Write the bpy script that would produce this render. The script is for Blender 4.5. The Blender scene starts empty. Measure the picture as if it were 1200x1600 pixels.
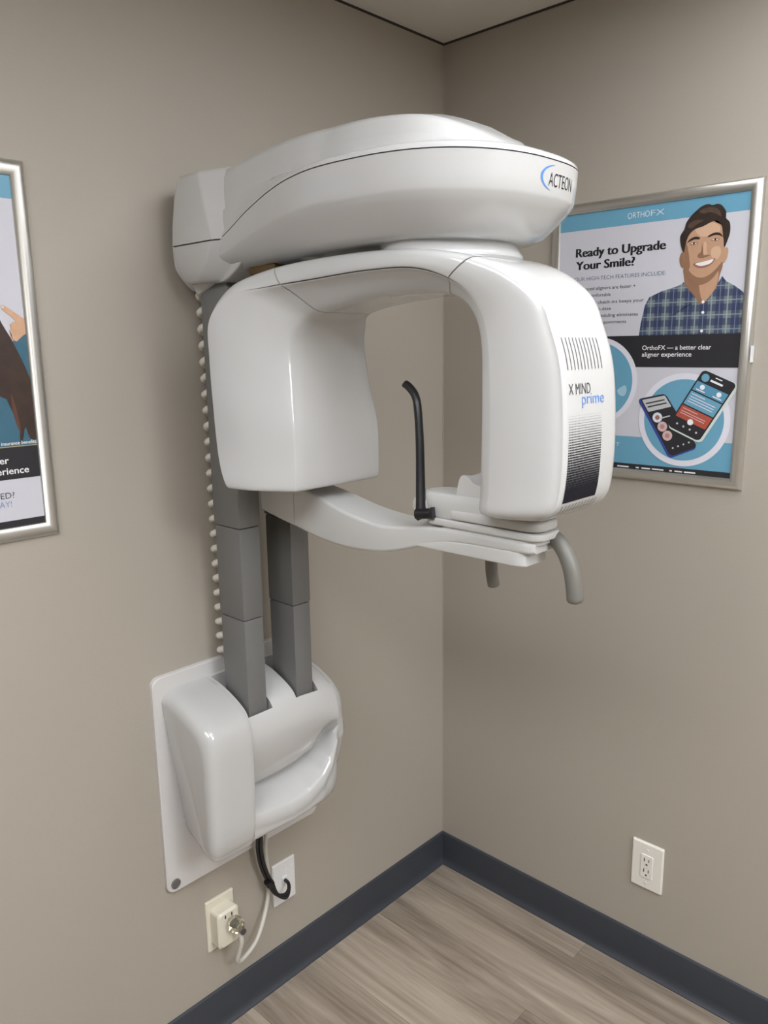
import bpy, bmesh, math, random
from mathutils import Vector, Matrix
from mathutils.bvhtree import BVHTree

random.seed(7)
S = bpy.context.scene
COL = S.collection

# ---------------------------------------------------------------- camera
yaw, pitch, roll, foc = 0.81242, -0.205, -0.01408, 1228.83
fw = Vector((math.cos(pitch)*math.sin(yaw), math.cos(pitch)*math.cos(yaw), math.sin(pitch)))
rt = Vector((math.cos(yaw), -math.sin(yaw), 0))
up = rt.cross(fw)
r2 = rt*math.cos(roll) + up*math.sin(roll)
u2 = up*math.cos(roll) - rt*math.sin(roll)
cd = bpy.data.cameras.new('camera')
cd.sensor_fit = 'VERTICAL'; cd.sensor_height = 24.0; cd.sensor_width = 24.0
cd.lens = foc/1600*24.0
cd.clip_start = 0.02
cam = bpy.data.objects.new('camera', cd); COL.objects.link(cam)
M = Matrix((r2, u2, -fw)).transposed().to_4x4()
M.translation = Vector((-1.75616, -1.42632, 1.61715))
cam.matrix_world = M
S.camera = cam

# ---------------------------------------------------------------- world, exposure, lamps
w = bpy.data.worlds.new('world'); S.world = w; w.use_nodes = True
w.node_tree.nodes['Background'].inputs[0].default_value = (1, 0.95, 0.88, 1)
w.node_tree.nodes['Background'].inputs[1].default_value = 0.0
S.view_settings.view_transform = 'Standard'
S.view_settings.look = 'None'
S.view_settings.gamma = 1
S.view_settings.use_curve_mapping = False
S.view_settings.exposure = 0.0
LAMPS = [(-0.55, -1.35, 5.2), (-1.25, -1.80, 10.0), (-2.15, -1.2, 14.0), (-1.0, -3.2, 25.0)]   # x, y, emission of the ceiling panels
LAMP_W, LAMP_L = 0.58, 1.18
H = 2.392                                                     # ceiling height
RX, RY = -4.0, -4.2                                           # far sides of the room

# ---------------------------------------------------------------- materials
MATS = {}
def mat(name, col, rough=0.5, metal=0.0, noise=None, bump=0.0, bscale=60, spec=0.5, coat=0.0, trans=0.0, emit=0.0):
    if name in MATS: return MATS[name]
    m = bpy.data.materials.new(name); m.use_nodes = True
    nt = m.node_tree; b = nt.nodes['Principled BSDF']
    b.inputs['Base Color'].default_value = (*col, 1)
    b.inputs['Roughness'].default_value = rough
    b.inputs['Metallic'].default_value = metal
    b.inputs['Specular IOR Level'].default_value = spec
    b.inputs['Coat Weight'].default_value = coat
    b.inputs['Transmission Weight'].default_value = trans
    if emit:
        b.inputs['Emission Color'].default_value = (0.96, 0.985, 1.02, 1)
        b.inputs['Emission Strength'].default_value = emit
    tc = nt.nodes.new('ShaderNodeTexCoord')
    n = nt.nodes.new('ShaderNodeTexNoise'); n.inputs['Scale'].default_value = bscale; n.inputs['Detail'].default_value = 4
    nt.links.new(tc.outputs['Object'], n.inputs['Vector'])
    amt = 0.03 if noise is None else noise
    mx = nt.nodes.new('ShaderNodeMix'); mx.data_type = 'RGBA'
    mx.inputs[6].default_value = (*[c*(1-amt) for c in col], 1)
    mx.inputs[7].default_value = (*[min(1, c*(1+amt)) for c in col], 1)
    nt.links.new(n.outputs['Fac'], mx.inputs[0]); nt.links.new(mx.outputs[2], b.inputs['Base Color'])
    if bump:
        bp = nt.nodes.new('ShaderNodeBump'); bp.inputs['Strength'].default_value = bump; bp.inputs['Distance'].default_value = 0.002
        nt.links.new(n.outputs['Fac'], bp.inputs['Height']); nt.links.new(bp.outputs[0], b.inputs['Normal'])
    MATS[name] = m
    return m

WALL = mat('wall_paint', (0.405, 0.368, 0.315), 0.55, bump=0.12, bscale=260, noise=0.02, spec=0.35)
WHITE = mat('white_gloss_plastic', (0.54, 0.54, 0.535), 0.15, noise=0.006, bscale=8, coat=0.25)
WHITE2 = mat('white_satin_plastic', (0.56, 0.56, 0.55), 0.28, noise=0.006, bscale=8)
PLATEW = mat('white_painted_steel', (0.63, 0.615, 0.605), 0.42, noise=0.01)
GREY = mat('grey_painted_steel', (0.165, 0.165, 0.162), 0.38, noise=0.02)
GREYH = mat('grey_handle_plastic', (0.150, 0.145, 0.128), 0.42, noise=0.02)
SEAM = mat('seam_groove_shade', (0.11, 0.11, 0.105), 0.8)  # dark colour stands in for the shade inside the shell grooves
BLACK = mat('black_rubber', (0.008, 0.008, 0.009), 0.38)
DARK = mat('dark_cavity', (0.02, 0.02, 0.02), 0.7)
BRONZE = mat('bronze_bearing', (0.13, 0.08, 0.03), 0.4, 0.5)
COILM = mat('cream_cable_jacket', (0.72, 0.69, 0.62), 0.38)
CORDM = mat('pale_grey_cord', (0.60, 0.58, 0.53), 0.42)
IVORY = mat('ivory_plastic', (0.74, 0.70, 0.58), 0.32)
OUTW = mat('white_outlet_plastic', (0.80, 0.77, 0.71), 0.3)
OUTB = mat('white_blank_plate_plastic', (0.76, 0.76, 0.76), 0.3)
ALU = mat('silver_frame_aluminium', (0.60, 0.585, 0.55), 0.34, 0.85, noise=0.02, bscale=30)
BOLT = mat('grey_steel_bolt', (0.25, 0.25, 0.26), 0.35, 0.8)
BASE = mat('slate_vinyl', (0.040, 0.046, 0.058), 0.42, noise=0.05, bscale=30)
CLEAR = mat('clear_amber_plastic', (0.90, 0.86, 0.72), 0.08, trans=0.95)
TINK = mat('black_ink', (0.006, 0.006, 0.008), 0.5)
GINK = mat('grey_black_ink', (0.03, 0.03, 0.035), 0.5)
LBLUE = mat('blue_logo_ink', (0.09, 0.25, 0.66), 0.4)

def planks():
    m = bpy.data.materials.new('wood_plank_vinyl'); m.use_nodes = True
    nt = m.node_tree; b = nt.nodes['Principled BSDF']; L = nt.links.new
    tc = nt.nodes.new('ShaderNodeTexCoord')
    mp = nt.nodes.new('ShaderNodeMapping'); mp.inputs['Rotation'].default_value = (0, 0, math.pi/2)
    mp.inputs['Location'].default_value = (0.17, 0.087, 0)
    L(tc.outputs['Object'], mp.inputs['Vector'])
    br = nt.nodes.new('ShaderNodeTexBrick')
    br.inputs['Scale'].default_value = 1.0; br.inputs['Brick Width'].default_value = 1.22; br.inputs['Row Height'].default_value = 0.2286
    br.inputs['Mortar Size'].default_value = 0.0006; br.inputs['Mortar Smooth'].default_value = 0.2; br.inputs['Bias'].default_value = 0
    br.inputs['Color1'].default_value = (0.0, 0, 0, 1); br.inputs['Color2'].default_value = (1, 1, 1, 1); br.inputs['Mortar'].default_value = (0.5, 0.5, 0.5, 1)
    br.offset = 0.43
    L(mp.outputs[0], br.inputs['Vector'])
    # long grain running along the plank, shifted per plank
    m2 = nt.nodes.new('ShaderNodeMapping'); m2.inputs['Scale'].default_value = (12, 1.0, 1)
    L(tc.outputs['Object'], m2.inputs['Vector'])
    add = nt.nodes.new('ShaderNodeVectorMath'); add.operation = 'MULTIPLY_ADD'
    add.inputs[1].default_value = (3.1, 7.7, 5.3)
    L(br.outputs['Color'], add.inputs[0]); L(m2.outputs[0], add.inputs[2])
    n1 = nt.nodes.new('ShaderNodeTexNoise'); n1.inputs['Scale'].default_value = 1.0; n1.inputs['Detail'].default_value = 6; n1.inputs['Roughness'].default_value = 0.62; n1.inputs['Distortion'].default_value = 0.9
    L(add.outputs[0], n1.inputs['Vector'])
    m3 = nt.nodes.new('ShaderNodeVectorMath'); m3.operation = 'MULTIPLY'; m3.inputs[1].default_value = (5.5, 2.2, 1)
    L(add.outputs[0], m3.inputs[0])
    n2 = nt.nodes.new('ShaderNodeTexNoise'); n2.inputs['Scale'].default_value = 1.6; n2.inputs['Detail'].default_value = 5; n2.inputs['Roughness'].default_value = 0.7
    L(m3.outputs[0], n2.inputs['Vector'])
    cr = nt.nodes.new('ShaderNodeValToRGB')
    e = cr.color_ramp.elements
    e[0].position = 0.33; e[0].color = (0.135, 0.104, 0.078, 1)
    e[1].position = 0.68; e[1].color = (0.50, 0.425, 0.345, 1)
    x = e.new(0.5); x.color = (0.325, 0.268, 0.212, 1)
    mix1 = nt.nodes.new('ShaderNodeMath'); mix1.operation = 'MULTIPLY_ADD'; mix1.inputs[1].default_value = 0.28
    L(n2.outputs['Fac'], mix1.inputs[0])
    sc = nt.nodes.new('ShaderNodeMath'); sc.operation = 'MULTIPLY'; sc.inputs[1].default_value = 0.72
    L(n1.outputs['Fac'], sc.inputs[0]); L(sc.outputs[0], mix1.inputs[2])
    L(mix1.outputs[0], cr.inputs[0])
    # plank-to-plank tone
    tone = nt.nodes.new('ShaderNodeMapRange'); tone.inputs[3].default_value = 0.90; tone.inputs[4].default_value = 1.08
    L(br.outputs['Color'], tone.inputs[0])
    mul = nt.nodes.new('ShaderNodeVectorMath'); mul.operation = 'SCALE'
    L(cr.outputs[0], mul.inputs[0]); L(tone.outputs[0], mul.inputs[3])
    mm = nt.nodes.new('ShaderNodeMix'); mm.data_type = 'RGBA'; mm.inputs[7].default_value = (0.12, 0.098, 0.078, 1)
    L(br.outputs['Fac'], mm.inputs[0]); L(mul.outputs[0], mm.inputs[6])
    L(mm.outputs[2], b.inputs['Base Color'])
    b.inputs['Roughness'].default_value = 0.42
    bp = nt.nodes.new('ShaderNodeBump'); bp.inputs['Strength'].default_value = 0.15; bp.inputs['Distance'].default_value = 0.001
    L(n2.outputs['Fac'], bp.inputs['Height']); L(bp.outputs[0], b.inputs['Normal'])
    return m

def ceil_mat():
    m = bpy.data.materials.new('mineral_ceiling_tile'); m.use_nodes = True
    nt = m.node_tree; b = nt.nodes['Principled BSDF']; L = nt.links.new
    tc = nt.nodes.new('ShaderNodeTexCoord')
    v = nt.nodes.new('ShaderNodeTexVoronoi'); v.inputs['Scale'].default_value = 75
    n = nt.nodes.new('ShaderNodeTexNoise'); n.inputs['Scale'].default_value = 26; n.inputs['Detail'].default_value = 3
    L(tc.outputs['Object'], v.inputs['Vector']); L(tc.outputs['Object'], n.inputs['Vector'])
    a = nt.nodes.new('ShaderNodeMath'); a.operation = 'SUBTRACT'
    L(n.outputs['Fac'], a.inputs[0]); L(v.outputs['Distance'], a.inputs[1])
    cr = nt.nodes.new('ShaderNodeValToRGB'); e = cr.color_ramp.elements
    e[0].position = 0.50; e[0].color = (0.66, 0.63, 0.585, 1); e[1].position = 0.60; e[1].color = (0.36, 0.34, 0.31, 1)
    L(a.outputs[0], cr.inputs[0]); L(cr.outputs[0], b.inputs['Base Color'])
    b.inputs['Roughness'].default_value = 0.9
    return m

# ---------------------------------------------------------------- mesh helpers
def link(name, bm, m, parent=None, sharp=35, smooth=True, mats=None):
    bmesh.ops.recalc_face_normals(bm, faces=bm.faces)
    ang = math.radians(sharp)
    for f in bm.faces: f.smooth = smooth
    for e in bm.edges:
        if len(e.link_faces) == 2 and e.calc_face_angle(0) > ang: e.smooth = False
    if bm.calc_volume(signed=True) < -1e-9: bmesh.ops.reverse_faces(bm, faces=bm.faces)
    me = bpy.data.meshes.new(name); bm.to_mesh(me); bm.free()
    for mm in ([m] if mats is None else mats): me.materials.append(mm)
    o = bpy.data.objects.new(name, me); COL.objects.link(o)
    if parent: o.parent = parent; o.matrix_parent_inverse = parent.matrix_world.inverted()
    return o
def empty(name, loc, label, cat, group=None):
    o = bpy.data.objects.new(name, None); COL.objects.link(o); o.location = loc
    o.matrix_world = Matrix.Translation(loc)
    o['label'] = label; o['category'] = cat
    if group: o['group'] = group
    return o
def tag(o, label, cat, group=None):
    o['label'] = label; o['category'] = cat
    if group: o['group'] = group
    return o
def struct(o): o['kind'] = 'structure'; return o
def add_box(bm, lo, hi, bev=0.0, seg=2):
    r = bmesh.ops.create_cube(bm, size=1)
    vs = r['verts']
    for v in vs:
        v.co = Vector([lo[i] + (v.co[i]+0.5)*(hi[i]-lo[i]) for i in range(3)])
    if bev:
        es = list({e for v in vs for e in v.link_edges})
        bmesh.ops.bevel(bm, geom=es, offset=bev, segments=seg, affect='EDGES', profile=0.5)
def box(name, lo, hi, m, parent=None, bev=0.0, seg=2):
    bm = bmesh.new(); add_box(bm, lo, hi, bev, seg); return link(name, bm, m, parent)
def cr_pts(P, n, closed=False):
    """Catmull-Rom through P (tuples), n samples per span."""
    P = [Vector(p) for p in P]; out = []; N = len(P)
    last = N if closed else N-1
    for i in range(last):
        if closed: p0, p1, p2, p3 = P[(i-1) % N], P[i], P[(i+1) % N], P[(i+2) % N]
        else: p0, p1, p2, p3 = P[max(i-1, 0)], P[i], P[i+1], P[min(i+2, N-1)]
        for k in range(n):
            t = k/n
            out.append(0.5*((2*p1) + (p2-p0)*t + (2*p0-5*p1+4*p2-p3)*t*t + (3*p1-p0-3*p2+p3)*t**3))
    if not closed: out.append(P[-1].copy())
    return out
def grid(bm, rows, closed=True, cap0=True, cap1=True, mi=None):
    V = [[bm.verts.new(p) for p in r] for r in rows]
    n = len(rows[0])
    for i in range(len(V)-1):
        for k in range(n if closed else n-1):
            q = [V[i][k], V[i][(k+1) % n], V[i+1][(k+1) % n], V[i+1][k]]
            try:
                f = bm.faces.new(q)
                if mi: f.material_index = mi(i, k)
            except ValueError: pass
    if cap0 and closed: bm.faces.new(V[0])
    if cap1 and closed: bm.faces.new(V[-1][::-1])
    return V
def tube(bm, pts, rad, n=12, flat=1.0):
    """round tube along pts, rad number or list"""
    pts = [Vector(p) for p in pts]
    R = rad if isinstance(rad, (list, tuple)) else [rad]*len(pts)
    rows = []; ref = None
    for i, p in enumerate(pts):
        t = (pts[min(i+1, len(pts)-1)] - pts[max(i-1, 0)]).normalized()
        if ref is None:
            ref = t.cross(Vector((0, 0, 1)))
            if ref.length < 0.1: ref = t.cross(Vector((1, 0, 0)))
            ref.normalize()
        ref = (ref - t*ref.dot(t)).normalized(); b = t.cross(ref)
        rows.append([p + (ref*math.cos(a)*flat + b*math.sin(a))*R[i] for a in [2*math.pi*k/n for k in range(n)]])
    grid(bm, rows)
def lathe(bm, prof, cen, n=48, axis='z'):
    rows = []
    for r, h in prof:
        row = []
        for k in range(n):
            a = 2*math.pi*k/n
            c, s = r*math.cos(a), r*math.sin(a)
            row.append(Vector(cen) + (Vector((c, s, h)) if axis == 'z' else Vector((c, h, s)) if axis == 'y' else Vector((h, c, s))))
        rows.append(row)
    grid(bm, rows)
def poly(bm, pts):
    vs = [bm.verts.new(p) for p in pts]
    f = bm.faces.new(vs); bmesh.ops.triangulate(bm, faces=[f])
def interp(T, x):
    if x <= T[0][0]: return T[0][1]
    for (a, fa), (b, fb) in zip(T, T[1:]):
        if x <= b:
            t = (x-a)/(b-a); return fa+(fb-fa)*t
    return T[-1][1]
def sinterp(T, x):
    """smooth (monotone-ish cubic) interpolation of a table"""
    if x <= T[0][0] or x >= T[-1][0]: return interp(T, x)
    for i in range(len(T)-1):
        (a, fa), (b, fb) = T[i], T[i+1]
        if x <= b:
            sl = lambda j: 0 if j < 0 or j >= len(T)-1 else (T[j+1][1]-T[j][1])/(T[j+1][0]-T[j][0])
            m0 = (sl(i-1)+sl(i))/2 if i > 0 else sl(i); m1 = (sl(i)+sl(i+1))/2 if i < len(T)-2 else sl(i)
            h = b-a; t = (x-a)/h
            return fa*(2*t**3-3*t*t+1)+h*m0*(t**3-2*t*t+t)+fb*(-2*t**3+3*t*t)+h*m1*(t**3-t*t)

def text_bm(body, bold=0.0, fat=0.0, shear=0.0):
    """text as a flat mesh in a unit box: returns bmesh with x in 0..1 (ink width), z baseline 0 in font units, plus ink width"""
    cu = bpy.data.curves.new('t', 'FONT'); cu.body = body; cu.size = 1; cu.offset = bold; cu.shear = shear; cu.resolution_u = 4
    o = bpy.data.objects.new('t', cu); COL.objects.link(o)
    dg = bpy.context.evaluated_depsgraph_get(); dg.update()
    me = bpy.data.meshes.new_from_object(o.evaluated_get(dg))
    bm = bmesh.new(); bm.from_mesh(me)
    if fat:                                   # thick uprights and thin bars, as in a high-contrast serif face
        src = [[v.co.copy() for v in f.verts] for f in bm.faces]
        for j, dx in enumerate((-fat, -fat/2, fat/2, fat)):
            for q in src:
                try: bm.faces.new([bm.verts.new((p.x+dx, p.y, p.z + 0.00002*j)) for p in q])
                except ValueError: pass
    bpy.data.objects.remove(o); bpy.data.curves.remove(cu); bpy.data.meshes.remove(me)
    return bm
def place_text(name, body, fn, left, right, base, cap, m, parent, bold=0.0, fat=0.0, shear=0.0, ref='H'):
    """fit ink to left..right, with capital height cap on the baseline; fn(u, v) -> world point"""
    bm = text_bm(body, bold, fat, shear)
    xs = [v.co.x for v in bm.verts]; x0, x1 = min(xs), max(xs)
    k = cap/0.729
    for v in bm.verts:
        u = left + (v.co.x-x0)/(x1-x0)*(right-left); h = base + v.co.y*k
        v.co = fn(u, h, v.co.z)
    return link(name, bm, m, parent, smooth=False)

# ================================================================= the room
fl = box('floor', (RX, RY, -0.05), (0, 0, 0), planks()); struct(fl)
ce = box('ceiling', (RX, RY, H), (0, 0, H+0.05), ceil_mat()); struct(ce)
struct(box('wall_left', (RX-0.1, 0, -0.05), (0.1, 0.1, H+0.05), WALL))
struct(box('wall_right', (0, RY-0.1, -0.05), (0.1, 0, H+0.05), WALL))
struct(box('wall_back', (RX-0.1, RY-0.1, -0.05), (0.1, RY, H+0.05), WALL))
struct(box('wall_front', (RX-0.1, RY, -0.05), (RX, 0, H+0.05), WALL))
def baseboard(name, along, length):
    prof = [(0, 0), (0.017, 0), (0.017, 0.003), (0.0115, 0.008), (0.0075, 0.016), (0.006, 0.026), (0.006, 0.098), (0.0045, 0.103), (0.002, 0.105), (0, 0.105)]
    bm = bmesh.new(); rows = []
    for s in (0.0, length):
        rows.append([Vector((-s, -d, z)) if along == 'x' else Vector((-d, -s, z)) for d, z in prof])
    grid(bm, rows)
    return struct(link(name, bm, BASE, sharp=40))
baseboard('baseboard_left', 'x', -RX); baseboard('baseboard_right', 'y', -RY)
EDGE = mat('ceiling_gap_shade', (0.03, 0.026, 0.022), 0.7)  # near-black strips paint in the shadow gap along the ceiling line
struct(box('gap_shade_1', (RX, -0.004, H-0.004), (-0.004, 0, H), EDGE))
struct(box('gap_shade_2', (-0.004, RY, H-0.004), (0, 0, H), EDGE))
struct(box('trim_3', (-0.0022, -0.0022, 0.1052), (0, 0, H-0.006), mat('corner_caulk', (0.42, 0.38, 0.32), 0.5)))

# ================================================================= ceiling lamps
LBL = ['dim white ceiling light panel nearest the right wall', 'white ceiling light panel in the middle of the ceiling', 'white ceiling light panel nearest the left wall and its poster', 'bright white ceiling light panel at the rear of the room']
for (lx, ly, pw), lb in zip(LAMPS, LBL):
    t = empty('ceiling_light', (lx, ly, H-0.02), lb, 'ceiling light', 'ceiling light panels')
    a, b = LAMP_W/2, LAMP_L/2
    bm = bmesh.new()
    for lo, hi in (((-a-.025, -b-.025), (-a, b+.025)), ((a, -b-.025), (a+.025, b+.025)), ((-a, -b-.025), (a, -b)), ((-a, b), (a, b+.025))):
        add_box(bm, (lx+lo[0], ly+lo[1], H-.02), (lx+hi[0], ly+hi[1], H-.0005))
    link('frame', bm, PLATEW, t)
    box('diffuser', (lx-a, ly-b, H-.015), (lx+a, ly+b, H-.001), mat('lamp_diffuser_%g' % pw, (0.9, 0.9, 0.88), 0.5, emit=pw), t)

# ================================================================= the x-ray machine
XR = empty('xray_machine', (-0.745, 0, 0.43), 'white wall-mounted dental x-ray machine with arching arm on grey columns', 'x-ray machine')

# ---- wall plate
def rounded_plate(x0, x1, z0, z1, y0, y1, r, bev=0.0):
    bm = bmesh.new(); pts = []
    for cx, cz, a0 in ((x1-r, z1-r, 0), (x0+r, z1-r, 90), (x0+r, z0+r, 180), (x1-r, z0+r, 270)):
        for k in range(7):
            a = math.radians(a0+15*k); pts.append((cx+r*math.cos(a), cz+r*math.sin(a)))
    cx, cz = (x0+x1)/2, (z0+z1)/2
    def ring(y, ins): return [Vector((x-ins*(1 if x > cx else -1), y, z-ins*(1 if z > cz else -1))) for x, z in pts]
    rows = [ring(y0, 0), ring(y1+bev, 0), ring(y1, bev)] if bev else [ring(y0, 0), ring(y1, 0)]
    grid(bm, rows)
    return bm
wp = link('wall_plate', rounded_plate(-0.977, -0.534, 0.432, 0.944, 0, -0.012, 0.02, 0.002), PLATEW, XR)
bm = bmesh.new(); lathe(bm, [(0.0115, -0.0118), (0.0115, -0.0145), (0.009, -0.0155), (0.0085, -0.0145), (0.002, -0.0142)], (-0.957, 0, 0.453), 24, 'y')
link('bolt', bm, BOLT, wp)['label'] = 'grey steel bolt'

# ---- column cover: side profiles swept along x, with a scooped front
A_ = [(-.012, .912), (-.075, .902), (-.138, .880), (-.168, .856), (-.178, .818), (-.179, .77), (-.179, .73), (-.178, .70), (-.177, .67), (-.175, .635), (-.171, .605), (-.161, .575), (-.14, .560), (-.012, .556)]
def scoop(bz, lz, back=-.088, top=0.0, lip=-.170):
    return [(-.012, .912-top), (-.075, .900-top), (-.132, .876-top), (-.155, .852-top), (-.167, .814-top), (-.164, .776-top*.6), (-.146, bz+.058), (-.120, bz+.018), (back, bz), (lip+.014, lz+.012), (lip, lz-.004), (lip+.002, lz-.03), (lip+.022, .566), (-.012, .556)]
SC = [(-.8475, scoop(.660, .632)), (-.80, scoop(.658, .622)), (-.74, scoop(.658, .615)), (-.69, scoop(.662, .619)), (-.645, scoop(.673, .640, top=.004)), (-.615, scoop(.692, .668, -.110, .012, -.166)),
      (-.592, scoop(.718, .715, -.116, .022, -.160))]
E_ = [(-.012, .868), (-.06, .858), (-.105, .835), (-.130, .808), (-.138, .785), (-.139, .77), (-.140, .758), (-.141, .745), (-.142, .738), (-.143, .732), (-.144, .715), (-.142, .69), (-.110, .60), (-.012, .575)]
def inset(P, iy, iz): return [(min(-.011, y+iy*(0 if y > -.02 else 1)), .73+(z-.73)*(1-iz)) for y, z in P]
ST = [(-.958, inset(A_, .026, .15)), (-.957, inset(A_, .018, .11)), (-.953, inset(A_, .009, .065)), (-.946, inset(A_, .003, .03)), (-.936, inset(A_, .0008, .01)), (-.924, A_), (-.90, A_), (-.851, A_), (-.8485, inset(A_, .0012, .0))] + SC + [
      (-.572, E_), (-.552, inset(E_, .006, .03)), (-.540, inset(E_, .016, .08)), (-.533, inset(E_, .032, .15)), (-.530, inset(E_, .055, .24))]
bm = bmesh.new(); rows = []
def dense(P): return [Vector((0, y, z)) for y, z in [tuple(q) for q in [(v.x, v.y) for v in cr_pts([(a, b, 0) for a, b in P], 5)]]]
xs = []
for (xa, Pa), (xb, Pb) in zip(ST, ST[1:]):
    steps = 6 if xb-xa > .03 else 3 if xb-xa > .01 else 1
    for k in range(steps):
        t = k/steps; rows.append((xa+(xb-xa)*t, [(p[0]*(1-t)+q[0]*t, p[1]*(1-t)+q[1]*t) for p, q in zip(Pa, Pb)]))
rows.append(ST[-1])
R_ = []
for x, P in rows:
    d = dense(P); d = [Vector((x + (max(0, .78-v.z)/.22*.045*max(0, 1+v.y/.16) *max(0, min(1, (-.912-x)/.04))), v.y, v.z)) for v in d]
    R_.append(d)
V = grid(bm, R_, cap0=False, cap1=False)
for row in (V[0], V[-1]):                                      # end faces, strip by strip
    q_ = len(row)
    for k in range((q_-1)//2):
        q = [row[k], row[k+1], row[q_-2-k], row[q_-1-k]]
        q = [v for i_, v in enumerate(q) if v not in q[:i_]]
        if len(q) > 2: bm.faces.new(q)
cover = link('column_cover', bm, WHITE, XR, sharp=40)
CX, CF, CB = -0.742, -0.150, -0.064                            # columns: centre x, front and back y
CW, GAP = 0.052, 0.080
cols = [(CX-GAP/2-CW, CX-GAP/2), (CX+GAP/2, CX+GAP/2+CW)]
bm = bmesh.new()
for a, b in cols: add_box(bm, (a-.004, CF-.003, .812), (b+.009, -.020, 1.0))
cut = link('cut', bm, DARK)
bo = cover.modifiers.new('b', 'BOOLEAN'); bo.object = cut; bo.operation = 'DIFFERENCE'; bo.solver = 'EXACT'; bo.use_self = True
dg = bpy.context.evaluated_depsgraph_get(); dg.update()
me = bpy.data.meshes.new_from_object(cover.evaluated_get(dg))
cover.modifiers.clear(); cover.data = me
bpy.data.objects.remove(cut)
bm = bmesh.new(); bm.from_mesh(me)
for f in bm.faces: f.smooth = True
for e in bm.edges: e.smooth = not (len(e.link_faces) == 2 and e.calc_face_angle(0) > .7)
bm.to_mesh(me); bm.free()

# ---- telescoping columns
for a, b in cols:
    bm = bmesh.new(); add_box(bm, (a+.0015, CF+.0015, .8135), (b-.0015, CB-.0015, 1.066), .003)
    c = link('column', bm, GREY, XR)
    bm = bmesh.new(); add_box(bm, (a+.0004, CF+.0004, 1.067), (b-.0004, CB-.0004, 1.262), .003); link('column_section', bm, GREY, c)
    bm = bmesh.new(); add_box(bm, (a-.0012, CF-.0012, 1.2632), (b+.0012, CB+.0012, 1.775), .003); link('column_section', bm, GREY, c)

# ---- coiled cable behind the left column
bm = bmesh.new(); pts = []
turns = 24; z0, z1 = .955, 1.745; cx, cy, rr = cols[0][0]+.0315, -.034, .0140
for k in range(turns*14+1):
    a = 2*math.pi*k/14
    pts.append((cx+rr*math.cos(a), cy+rr*math.sin(a), z0+(z1-z0)*k/(turns*14)))
pts = [(cx+.02, -.03, .93)] + pts
tube(bm, pts, .0074, 8)
link('coiled_cable', bm, COILM, XR, sharp=60)

# ---- fixed top arm: plan outline stacked over z
AX, AYC = -0.757, -0.605
HW = [(-.81, .180), (-.605, .180), (-.52, .178), (-.45, .168), (-.38, .151), (-.31, .134), (-.24, .122), (-.18, .118), (-.03, .116)]
def outline():
    pts = []                                    # near (-x) side from the wall out, round the head, far side back
    ys = [-.035, -.10] + [-.14-.0125*k for k in range(36)]
    near = [(-sinterp(HW, y), y) for y in ys]
    # smooth the half widths
    sm = [near[0]] + [((near[i-1][0]+2*near[i][0]+near[i+1][0])/4, near[i][1]) for i in range(1, len(near)-1)] + [near[-1]]
    pts = sm[:]
    for k in range(0, 41):
        a = math.pi*k/40
        c, s = math.cos(a), math.sin(a); n = 2/2.5
        pts.append((-.180*math.copysign(abs(c)**n, c), AYC-.205*abs(s)**n))
    pts += [(-x, y) for x, y in sm[::-1]]
    return pts
OUT = outline()
RIM = [(-.82, 1.866), (-.70, 1.872), (-.55, 1.876), (-.48, 1.875), (-.40, 1.869), (-.34, 1.860), (-.28, 1.846), (-.22, 1.824), (-.19, 1.813), (-.03, 1.813)]
BOT = [(-.82, 1.764), (-.55, 1.770), (-.40, 1.769), (-.30, 1.766), (-.20, 1.760), (-.15, 1.754), (-.10, 1.743), (-.03, 1.732)]
TOP = [(-.82, 1.888), (-.745, 1.900), (-.71, 1.920), (-.67, 1.936), (-.62, 1.946), (-.56, 1.953), (-.48, 1.957), (-.40, 1.958), (-.30, 1.953), (-.20, 1.940), (-.10, 1.935), (-.03, 1.932)]
def ring(ins, zf):
    row = []
    for x, y in OUT:
        k = 1-ins/.180
        yy = AYC+(y-AYC)*(1-ins/.205) if y < AYC else y
        row.append(Vector((AX+x*k, yy, zf(y, yy))))
    return row
def bl(y):                                      # 0 at the neck, 1 at the head
    return max(0, min(1, (-y-.22)/.25))
zb = lambda y: sinterp(BOT, y); zr = lambda y: sinterp(RIM, y); zt = lambda y: sinterp(TOP, y)
def ringv(insf, zf):
    row = []
    for x, y in OUT:
        ins = insf(y); k = 1-ins/.180
        yy = AYC+(y-AYC)*(1-ins/.205) if y < AYC else y
        row.append(Vector((AX+x*k, yy, zf(y, yy))))
    return row
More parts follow.
